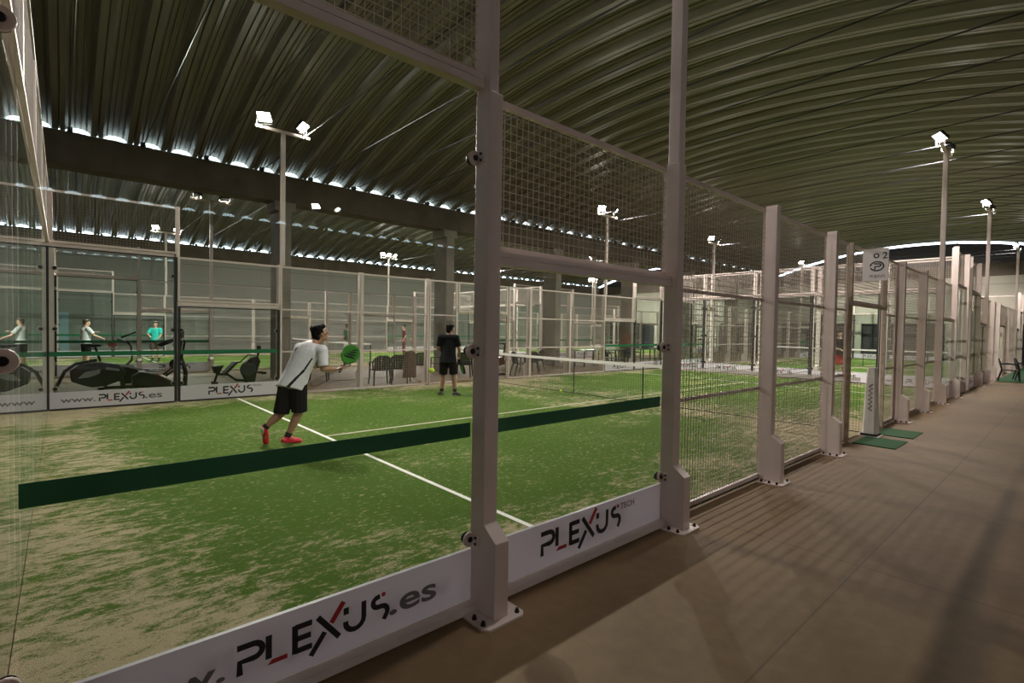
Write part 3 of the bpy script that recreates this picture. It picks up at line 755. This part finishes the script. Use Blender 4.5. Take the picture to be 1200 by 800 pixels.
T = thing('recumbent_bike', 'low black recumbent exercise bike standing alone behind the second banner', 'exercise bike', (0, 13.0, 0))
MB().prism([(4.0, .04), (3.86, .34), (3.92, .56), (4.10, .72), (4.28, .76), (4.36, .62), (4.26, .30), (4.22, .04)], -.10, .10).build('housing', M['plastic'], T, bevel=.03)
MB().lathe([(.18, -.03), (.20, -.02), (.20, .02), (.18, .03)], (4.02, -.13, .42), 24, 0, 'y').build('wheel_cover', M['lamp_body'], T)
MB().tube([(4.28, 0, .70), (4.33, 0, .88)], .03, 8).build('console_post', M['plastic'], T)
MB().box(4.29, -.09, .84, 4.37, .09, 1.05).build('console', M['plastic'], T, bevel=.02)
MB().tube([(4.25, 0, .78), (4.05, 0, .80), (3.85, 0, .60), (3.70, 0, .58)], .018, 8).build('handlebar', M['plastic'], T, smooth=60)
MB().tube([(4.05, 0, .08), (3.75, 0, .12), (3.55, 0, .28), (3.30, 0, .30)], .035, 10).build('frame', M['plastic'], T, smooth=60)
MB().prism([(3.42, .30), (3.50, .30), (3.80, .62), (3.70, .62)], -.18, .18).build('backrest', M['plastic'], T, bevel=.02)
MB().prism([(3.18, .52), (3.44, .54), (3.40, .48), (3.32, .30), (3.24, .32)], -.17, .17).build('seat', M['plastic'], T, bevel=.02)
MB().box(3.20, -.22, 0, 3.28, .22, .10).build('foot', M['plastic'], T); MB().tube([(3.24, 0, .10), (3.30, 0, .30)], .03, 8).build('seat_leg', M['plastic'], T)
MB().box(4.02, -.25, 0, 4.16, .25, .05).build('foot', M['plastic'], T)
for s_ in (-1, 1): MB().box(4.36, s_ * .14 - .05, .26, 4.48, s_ * .14 + .05, .32).bar((4.25, s_ * .12, .30), (4.40, s_ * .12, .29), .02).build('pedal', M['plastic'], T)

T = thing('exercise_bike', 'dark exercise bike with a reddish box, half hidden by the big near post', 'exercise bike', (11.6, 11.2, 0))
MB().prism([(-.35, .95), (-.05, .93), (-.15, .88)], -.08, .08).build('saddle', M['plastic'], T, bevel=.015)
MB().tube([(-.18, 0, .90), (-.08, 0, .30)], .03, 8).build('seat_post', M['plastic'], T)
MB().tube([(-.08, 0, .30), (.25, 0, .45), (.30, 0, 1.10)], .03, 8).build('frame', M['plastic'], T)
MB().tube([(.05, -.22, 1.10), (.30, -.05, 1.12), (.30, .05, 1.12), (.05, .22, 1.10)], .018, 8).build('handlebar', M['plastic'], T)
MB().prism([(-.10, .32), (-.12, .62), (.22, .66), (.26, .40)], -.09, .09).build('cover', mat('dark_red_plastic', (.12, .03, .02), .4), T, bevel=.02)
MB().box(-.25, -.22, 0, -.17, .22, .06).box(.35, -.22, 0, .43, .22, .06).tube([(-.2, 0, .04), (.4, 0, .04)], .03, 8).tube([(-.08, 0, .04), (-.08, 0, .32)], .03, 8).build('base', M['plastic'], T)

#PEOPLE
# ------------------------------------------------------------------ people
SKIN = wear('tanned_skin', (.30, .155, .095), (.38, .20, .125), 14, .5); SKIN2 = wear('light_skin', (.52, .31, .22), (.60, .37, .27), 14, .5)
def cloth(name, c, k=.85):
    m = wear(name, tuple(q * k for q in c), c, 10, .9, 0, .1); m.node_tree.nodes['Principled BSDF'].inputs['Specular IOR Level'].default_value = .08; return m
GREY_TRIM = mat('grey_trim', (.10, .095, .11), .9)
HAIR = mat('black_hair', (.006, .005, .005), .8, 0, 0, .1); HAIRB = mat('brown_hair', (.05, .028, .015), .5)
WHITE_TEE = cloth('white_sports_shirt', (.74, .72, .76)); BLACK_TEE = cloth('black_sports_shirt', (.012, .012, .014)); BLACK_SH = cloth('black_shorts', (.010, .010, .012))
RED_SHOE = mat('red_shoe', (.55, .012, .03), .45); BLACK_SHOE = mat('black_shoe', (.012, .012, .014), .45); SOLE = mat('white_sole', (.75, .74, .72), .6)
SOCK = mat('black_sock', (.012, .012, .013), .9); MOUTH = mat('lip_colour', (.32, .11, .09), .5); EYE = mat('eye_white', (.75, .73, .7), .3)
def bake(mb, name, mats, parent, voxel, smooth=6, keep=None, factor=.5):
    o = mb.build(name, mats, None); r_ = o.modifiers.new('r', 'REMESH'); r_.mode = 'VOXEL'; r_.voxel_size = voxel; r_.use_smooth_shade = True
    s_ = o.modifiers.new('s', 'SMOOTH'); s_.iterations = smooth; s_.factor = factor
    bpy.context.view_layer.update()
    me = D.meshes.new_from_object(o.evaluated_get(bpy.context.evaluated_depsgraph_get())); old = o.data; D.objects.remove(o); D.meshes.remove(old)
    me.materials.clear()
    for q in (mats if isinstance(mats, (list, tuple)) else [mats]): me.materials.append(q)
    me.polygons.foreach_set('use_smooth', [True] * len(me.polygons))
    return put(name, me, parent)
def paint(o, idx, test):
    for p in o.data.polygons:
        if test(p.center): p.material_index = idx
def V(*a): return Vector(a)
def person(label, loc, face, J, H=1.75, skin=SKIN, hair=HAIR, top=BLACK_TEE, short=BLACK_SH, shoe=BLACK_SHOE, sock=SOCK, vox=.012, look=0, tilt=0, slim=1.0, hairlen=.0,
           sleeve=.78, hem=.0, leghem=1.0, grip=None, name='person', shorthem=1.15, stripe=False, headk=1.06, group=None, long_legs=False):
    """Joints J in local metres for a 1.75 m body: x to the person's right, y forward, z up."""
    s = H / 1.75
    T = thing(name, label, 'person', loc, face, group)
    b = dict(hipR=(.09, 0, .90), hipL=(-.09, 0, .90), kneeR=(.11, .02, .49), kneeL=(-.11, .02, .49), ankR=(.12, -.02, .09), ankL=(-.12, -.02, .09),
             footR=(.14, .16, .03), footL=(-.14, .16, .03), chest=(0, 0, 1.24), neck=(0, .01, 1.46), head=(0, .03, 1.62),
             shR=(.185, 0, 1.40), shL=(-.185, 0, 1.40), elR=(.25, -.02, 1.13), elL=(-.25, -.02, 1.13), wrR=(.24, .12, .92), wrL=(-.24, .12, .92), handR=None, handL=None)
    b.update(J); j = {k: (V(*v) * s if v else None) for k, v in b.items()}
    up = (j['neck'] - (j['hipR'] + j['hipL']) / 2).normalized(); rt = (j['shR'] - j['shL']).normalized(); fw = up.cross(rt).normalized()
    if fw.y < -.3: fw = -fw
    pel = (j['hipR'] + j['hipL']) / 2; waist = pel.lerp(j['chest'], .42)
    R3 = Matrix((rt, fw, up)).transposed(); k = s * slim
    m = MB()
    # trunk
    m.ell(j['chest'] + up * .06 * s, (.165 * k, .115 * k, .19 * s), R3, 18); m.ell(waist, (.145 * k, .105 * k, .16 * s), R3, 18); m.ell(pel, (.165 * k, .115 * k, .13 * s), R3, 18)
    m.cap(j['shL'] - up * .01, j['shR'] - up * .01, .058 * k, .058 * k)
    m.cap(j['neck'] - up * .05 * s, j['head'] - V(0, 0, .06) * s, .062 * k, .055 * s)
    # head with face
    hr = Matrix.Rotation(look, 3, 'Z') @ Matrix.Rotation(-tilt, 3, 'X'); hc = j['head']; hs = headk
    g = lambda x, y, z: hc + hr @ (V(x, y, z) * s * hs)
    m.ell(g(0, -.008, .02), (.077 * s, .095 * s, .10 * s), hr, 20); m.ell(g(0, .020, -.045), (.056 * s, .066 * s, .07 * s), hr, 16); m.ell(g(0, .062, -.085), (.024 * s, .022 * s, .02 * s), hr, 10)
    m.cap(g(0, .080, .015), g(0, .100, -.022), .010 * s, .0145 * s); m.ell(g(0, .072, .032), (.05 * s, .014 * s, .012 * s), hr, 10)
    m.ell(g(0, .082, -.052), (.026 * s, .014 * s, .012 * s), hr, 10)
    for q in (-1, 1): m.ell(g(q * .078, -.005, -.005), (.010 * s, .020 * s, .032 * s), hr, 10); m.ell(g(q * .045, .055, -.015), (.02 * s, .02 * s, .02 * s), hr, 8)
    for q in 'RL':
        sh, el, wr = j['sh' + q], j['el' + q], j['wr' + q]
        m.cap(sh, el, .050 * k, .040 * k); m.cap(el, wr, .041 * k, .027 * s)
        sg = 1 if q == 'R' else -1
        # hand: palm, four fingers, thumb from the side of the palm
        hd = (j['hand' + q] - wr).normalized() if j['hand' + q] else ((wr - el).normalized() + V(0, .15, -.25)).normalized()
        side = hd.cross(V(0, 0, 1)) if abs(hd.z) < .9 else V(0, 1, 0)
        side = (side - hd * side.dot(hd)).normalized()
        if abs(hd.z) >= .5: side = (V(0, 1, 0) - hd * hd.y).normalized()
        nrm = hd.cross(side).normalized() * -sg
        pc = wr + hd * .085 * s
        m.cap(wr + hd * .01 * s, pc, .027 * s, .038 * s, side, .45)
        curl = 1.0 if grip == q else .35
        for i, ln in enumerate((.068, .076, .072, .056)):
            a = wr + hd * .088 * s + side * (.030 - .020 * i) * s
            c1 = a + (hd * math.cos(curl * .6) + nrm * math.sin(curl * .6)) * ln * .45 * s; c2 = c1 + (hd * math.cos(curl * 1.7) + nrm * math.sin(curl * 1.7)) * ln * .32 * s
            c3 = c2 + (hd * math.cos(curl * 2.7) + nrm * math.sin(curl * 2.7)) * ln * .26 * s
            m.cap(a, c1, .0095 * s, .009 * s, n=8); m.cap(c1, c2, .009 * s, .0082 * s, n=8); m.cap(c2, c3, .0082 * s, .007 * s, n=8)
        a = wr + hd * .035 * s + side * .03 * s; c1 = a + (side * .7 + hd * .6 + nrm * .3 * curl).normalized() * .038 * s; c2 = c1 + (hd * .8 + nrm * .6 * curl + side * .1).normalized() * .03 * s
        m.cap(a, c1, .013 * s, .011 * s, n=8); m.cap(c1, c2, .011 * s, .009 * s, n=8)
        hip, kn, an, ft = j['hip' + q], j['knee' + q], j['ank' + q], j['foot' + q]
        m.cap(hip, kn, .088 * k, .056 * k); m.cap(kn, kn.lerp(an, .35), .054 * k, .056 * k); m.cap(kn.lerp(an, .3), an, .056 * k, .034 * s)
        m.cap(an, ft, .036 * s, .030 * s)
        m.cap(an, an - (ft - an).normalized() * .03 * s - V(0, 0, .02), .032 * s, .028 * s)
    body = bake(m, 'body', [skin, MOUTH, EYE, hair], T, vox, 5)
    if vox < .02:
        paint(body, 1, lambda c: (c - g(0, .09, -.052)).length < .024 * s and abs((hr.transposed() @ (c - hc)).z / s + .052) < .008)
        for q in (-1, 1):
            paint(body, 3, lambda c: (c - g(q * .032, .085, .012)).length < .009 * s)
            paint(body, 3, lambda c: (c - g(q * .034, .088, .040)).length < .02 * s and abs((hr.transposed() @ (c - hc)).z / s - .040) < .005)
    # hair
    m = MB(); m.ell(g(0, -.022, .040), (.083 * s, .094 * s, .092 * s), hr, 20); m.ell(g(0, -.055, -.01 - hairlen * .3), (.074 * s, .056 * s, (.072 + hairlen) * s), hr, 16)
    m.ell(g(0, .038, .082), (.072 * s, .058 * s, .040 * s), hr, 14)
    for q in (-1, 1): m.ell(g(q * .060, -.01, .03), (.024 * s, .045 * s, .045 * s), hr, 10)
    for i in range(16):
        a = i * 2.4; m.ell(g(.06 * math.cos(a), -.03 + .05 * math.sin(a), .075 + .02 * math.sin(i * 1.7)), (.03 * s, .03 * s, .028 * s), hr, 8)
    bake(m, 'hair', [hair], T, vox, 2)
    # shirt
    m = MB(); e = .014 * s
    m.ell(j['chest'] + up * .055 * s, (.165 * k + e, .115 * k + e, .185 * s), R3, 18); m.cap(j['shL'] - up * .006, j['shR'] - up * .006, .058 * k + e, .058 * k + e)
    hemp = pel - up * (.05 + hem) * s
    rings = [(j['chest'] + up * .05 * s, .172, .128), (waist, .162, .128), (pel + up * .04 * s, .176, .138), (hemp, .186, .148)]
    vs = []; n = 20; fs = []
    for p, a, bb in rings:
        for i in range(n): t_ = 2 * PI * i / n; vs.append(p + rt * a * k * math.cos(t_) + fw * bb * k * math.sin(t_))
    for i in range(3):
        for q in range(n): fs.append((i * n + q, i * n + (q + 1) % n, (i + 1) * n + (q + 1) % n, (i + 1) * n + q))
    fs += [tuple(range(n))[::-1], tuple(range(3 * n, 4 * n))]; m.add(vs, fs)
    for q in 'RL':
        sh, el = j['sh' + q], j['el' + q]; m.cap(sh, sh.lerp(el, .3), .066 * k, .064 * k); m.cap(sh.lerp(el, .1), sh.lerp(el, sleeve), .064 * k, .066 * k, ball=False)
    m.cap(j['neck'] - up * .07 * s, j['neck'] - up * .015 * s, .078 * k, .066 * k, ball=False)
    shirt = bake(m, 'shirt', [top, BLACK_TEE, GREY_TRIM], T, vox * .9, 4)
    if stripe:
        def near(c, a, b_, wd):
            ab = b_ - a; t_ = max(0, min(1, (c - a).dot(ab) / ab.dot(ab))); return (c - a - ab * t_).length < wd
        a1, b1 = j['shR'].lerp(j['elR'], .75) - fw * .02, hemp + rt * .10 * s - fw * .14 * s
        mid = waist + rt * .15 * s - fw * .06 * s
        paint(shirt, 1, lambda c: near(c, j['chest'] + rt * .17 - up * .02 - fw * .03, mid, .016) or near(c, mid, b1, .020))
        c1, c2 = j['neck'] - rt * .03 - fw * .08 - up * .06, j['chest'] - rt * .085 - fw * .14 + up * .05
        paint(shirt, 3 - 1, lambda c: near(c, c1, c2, .024))
    # shorts or trousers
    m = MB(); m.ell(pel, (.170 * k, .128 * k, .12 * s), R3, 18)
    for q in 'RL':
        hip, kn, an = j['hip' + q], j['knee' + q], j['ank' + q]
        m.cap(hip, hip.lerp(kn, .5), .100 * k, .098 * k)
        if long_legs: m.cap(hip.lerp(kn, .4), kn, .09 * k, .07 * k); m.cap(kn, kn.lerp(an, .92), .07 * k, .06 * k, ball=False)
        else: m.cap(hip.lerp(kn, .3), hip.lerp(kn, leghem), .098 * k, .094 * k, ball=False)
    bake(m, 'trousers' if long_legs else 'shorts', [short], T, vox * .9, 4)
    # socks and shoes
    for q in 'RL':
        kn, an, ft = j['knee' + q], j['ank' + q], j['foot' + q]; d = (ft - an); d = (d - V(0, 0, 0)).normalized()
        MB().cap(an.lerp(kn, .02), an.lerp(kn, .20), .043 * s, .046 * s, ball=False).build('sock', [sock], T, smooth=50)
        toe = ft + (ft - an).normalized() * .05 * s; heel = an - (V((ft - an).x, (ft - an).y, 0).normalized() if abs((ft - an).z) < .12 * s else (ft - an).normalized() * .2 + V(0, -.9, 0)).normalized() * .045 * s
        heel = heel - V(0, 0, .03 * s) if abs((ft - an).z) < .12 * s else heel
        m = MB(); m.cap(heel, ft, .042 * s, .044 * s); m.cap(ft, toe, .044 * s, .034 * s); m.cap(an, an.lerp(ft, .4) , .047 * s, .042 * s)
        sole_n = (toe - heel).cross(rt).normalized()
        if sole_n.z > 0: sole_n = -sole_n
        sh_ = bake(m, 'shoe', [shoe, SOLE], T, min(vox, .012), 3)
        a0 = (heel + toe) / 2
        mx_ = max((v.co - a0).dot(sole_n) for v in sh_.data.vertices)
        paint(sh_, 1, lambda c: (c - a0).dot(sole_n) > mx_ - .018 * s)
    return T
def racket(label, loc, direction, normal, col, col2, parent=None):
    """Padel racket: solid perforated head, short handle, wrist cord. loc is the hand."""
    d = Vector(direction).normalized(); n = Vector(normal); n = (n - d * n.dot(d)).normalized(); x = d.cross(n)
    T = thing('padel_racket', label, 'racket', loc, 0)
    Mx = Matrix((x, d, n)).transposed().to_4x4()
    out = [(-.03, .10), (-.075, .145), (-.118, .20)] + [(.128 * math.cos(a), .285 + .135 * math.sin(a)) for a in [PI - PI * i / 16 for i in range(17)]] + [(.118, .20), (.075, .145), (.03, .10)]
    MB().prism(out, -.017, .017, 'xy').xform(Mx).build('head', col, T, bevel=.005)
    m = MB()
    for i in range(-4, 5):
        for q in range(-4, 6):
            px, py = i * .024, .285 + q * .024
            if (px / .10) ** 2 + ((py - .285) / .11) ** 2 < 1: m.lathe([(.006, -.0185), (.006, .0185)], (px, py, 0), 8, 0)
    for sg in (-1, 1):
        for q in range(4): m.prism([(-.105 + q * .03, .195 + q * .045), (-.03 + q * .01, .185 + q * .045), (.105 - q * .01, .225 + q * .05), (.04, .235 + q * .045)], sg * .0176, sg * .0181, 'xy')
    m.xform(Mx).build('holes', col2, T)
    MB().tube([(0, -.07, 0), (0, .06, 0), (0, .115, 0)], [.015, .015, .018], 10).xform(Mx).build('handle', M['plastic'], T)
    MB().prism([(-.012, .09), (-.07, .145), (-.062, .155), (0, .115), (.062, .155), (.07, .145), (.012, .09)], -.012, .012, 'xy').xform(Mx).build('throat', col, T)
    return T
GREENR = mat('green_racket', (.03, .17, .008), .6, 0, 0, .15); BLACKR = mat('black_racket', (.006, .006, .006), .7, 0, 0, .15)

# the player in white: leaning into a forehand, racket arm out to the right
F1 = -.62
P1 = person('player in white polo and black shorts swinging a green racket, seen from behind', (2.47, 4.84, 0), F1, dict(
    hipR=(.17, .02, .87), hipL=(.01, .06, .87), kneeR=(.17, .05, .46), kneeL=(-.06, .02, .44), ankR=(.03, -.02, .10), ankL=(-.26, -.06, .24), footR=(.13, .11, .035), footL=(-.26, .02, .055),
    chest=(.22, .08, 1.21), neck=(.33, .14, 1.41), head=(.40, .20, 1.53), shR=(.48, .02, 1.31), shL=(.13, .20, 1.33), elR=(.50, .0, 1.05), wrR=(.62, .16, 1.03), handR=(.72, .22, 1.05),
    elL=(.02, .36, 1.16), wrL=(.16, .50, 1.10)),
    H=1.74, top=WHITE_TEE, shoe=RED_SHOE, vox=.0085, look=-.95, tilt=-.25, stripe=True, grip='R', leghem=1.02, hem=.06, sleeve=.85, slim=1.12, headk=1.16, hairlen=.03)
def wpt(loc, face, p, s=1.0): return Vector(loc) + Matrix.Rotation(face, 3, 'Z') @ (Vector(p) * s)
hp = wpt((2.47, 4.84, 0), F1, (.70, .21, 1.04), 1.74 / 1.75)
racket('green and black racket held out in the hand of the player in white', hp, (.52, .25, .62), (-.45, -.9, .0), GREENR, BLACKR)
# white mark on the shorts
# the player in black, waiting with the racket low
F2 = -.62
P2 = person('player in black shirt and dark shorts standing with a green racket held low', (7.13, 7.75, 0), F2, dict(
    ankL=(-.15, .04, .09), ankR=(.17, -.06, .09), footL=(-.20, .20, .03), footR=(.26, .09, .03), kneeL=(-.12, .08, .49), kneeR=(.14, .04, .49), chest=(0, .04, 1.22), neck=(.02, .10, 1.43), head=(.04, .15, 1.58),
    elR=(.26, .0, 1.12), wrR=(.27, .20, .95), handR=(.28, .30, .88), elL=(-.24, .04, 1.13), wrL=(-.10, .26, 1.02)),
    H=1.76, vox=.011, look=-.8, headk=1.13, grip='R', leghem=.92, hem=.08, slim=1.08)
hp = wpt((7.13, 7.75, 0), F2, (.277, .275, .895), 1.76 / 1.75)
racket('green-edged black racket held low by the player in black', hp, (.22, -.05, -.75), (.92, -.25, .2), BLACKR, GREENR)
# people on the court across the aisle
person('bearded person in white shirt and black shorts behind the glass at left, holding a racket', (.84, 21.6, 0), -1.2, dict(
    elR=(.27, .14, 1.16), wrR=(.28, .38, 1.06), elL=(-.24, .16, 1.2), wrL=(-.12, .34, 1.28)), H=1.74, skin=SKIN2, hair=HAIRB, top=cloth('white_tee', (.70, .70, .74)), vox=.018, look=-.2, leghem=.95, slim=1.12, grip='R')
hp = wpt((.84, 21.6, 0), -1.2, (.28, .47, 1.02))
racket('dark red racket in the hand of the person in white behind the glass', hp, (.5, -.1, -.45), (-.3, -.9, .1), mat('dark_red_racket', (.12, .02, .02), .4), BLACKR)
person('person in a turquoise top with a dark bag strap behind the gym machines', (3.18, 23.9, 0), 2.7, dict(
    elR=(.24, .16, 1.16), wrR=(.10, .30, 1.10), elL=(-.24, .12, 1.14), wrL=(-.20, .30, 1.02)), H=1.72, skin=SKIN2, hair=HAIRB, top=cloth('turquoise_top', (.05, .62, .55)), short=cloth('grey_brown_shorts', (.10, .08, .07)), shoe=BLACK_SHOE, vox=.018, leghem=.9)
person('person in dark green shirt and white shorts beyond the mesh behind the racket', (10.75, 21.8, 0), .4, dict(
    elR=(.24, .16, 1.16), wrR=(.12, .34, 1.10)), H=1.74, top=cloth('dark_green_tee', (.012, .07, .04)), short=cloth('white_shorts', (.66, .66, .68)), vox=.018, leghem=.85)
person('person in dark red clothes standing sideways beyond the mesh, above the chairs', (14.2, 22.3, 0), 1.3, {}, H=1.78, skin=SKIN2, top=cloth('dark_red_shirt', (.16, .03, .035)), short=cloth('dark_red_trousers', (.14, .03, .035)), vox=.02, long_legs=True, slim=.85)
person('thin figure in reddish brown right behind the one in dark red', (15.9, 24.2, 0), 1.2, {}, H=1.70, skin=SKIN2, top=cloth('rust_shirt', (.22, .08, .06)), short=cloth('rust_trousers', (.16, .06, .05)), vox=.022, long_legs=True, slim=.7)
person('person in black shirt and red shorts on the second court, seen through the mesh', (22.05, 3.72, 0), 2.2, dict(
    elR=(.25, .10, 1.14), wrR=(.08, .32, 1.06), elL=(-.25, .10, 1.14), wrL=(-.06, .34, 1.04)), H=1.78, skin=SKIN2, shoe=mat('blue_shoe', (.05, .07, .3), .5), sock=SOLE, short=cloth('red_shorts', (.62, .02, .015)), vox=.018, leghem=.95, slim=1.08)
person('person in orange mostly hidden behind the second big near post', (19.2, 8.72, 0), .6, dict(), H=1.74, skin=wear('warm_skin', (.55, .2, .12), (.6, .24, .14), 9, .5), top=cloth('orange_shirt', (.65, .15, .05)), shoe=SOLE, sock=SOLE, vox=.018, leghem=.8)
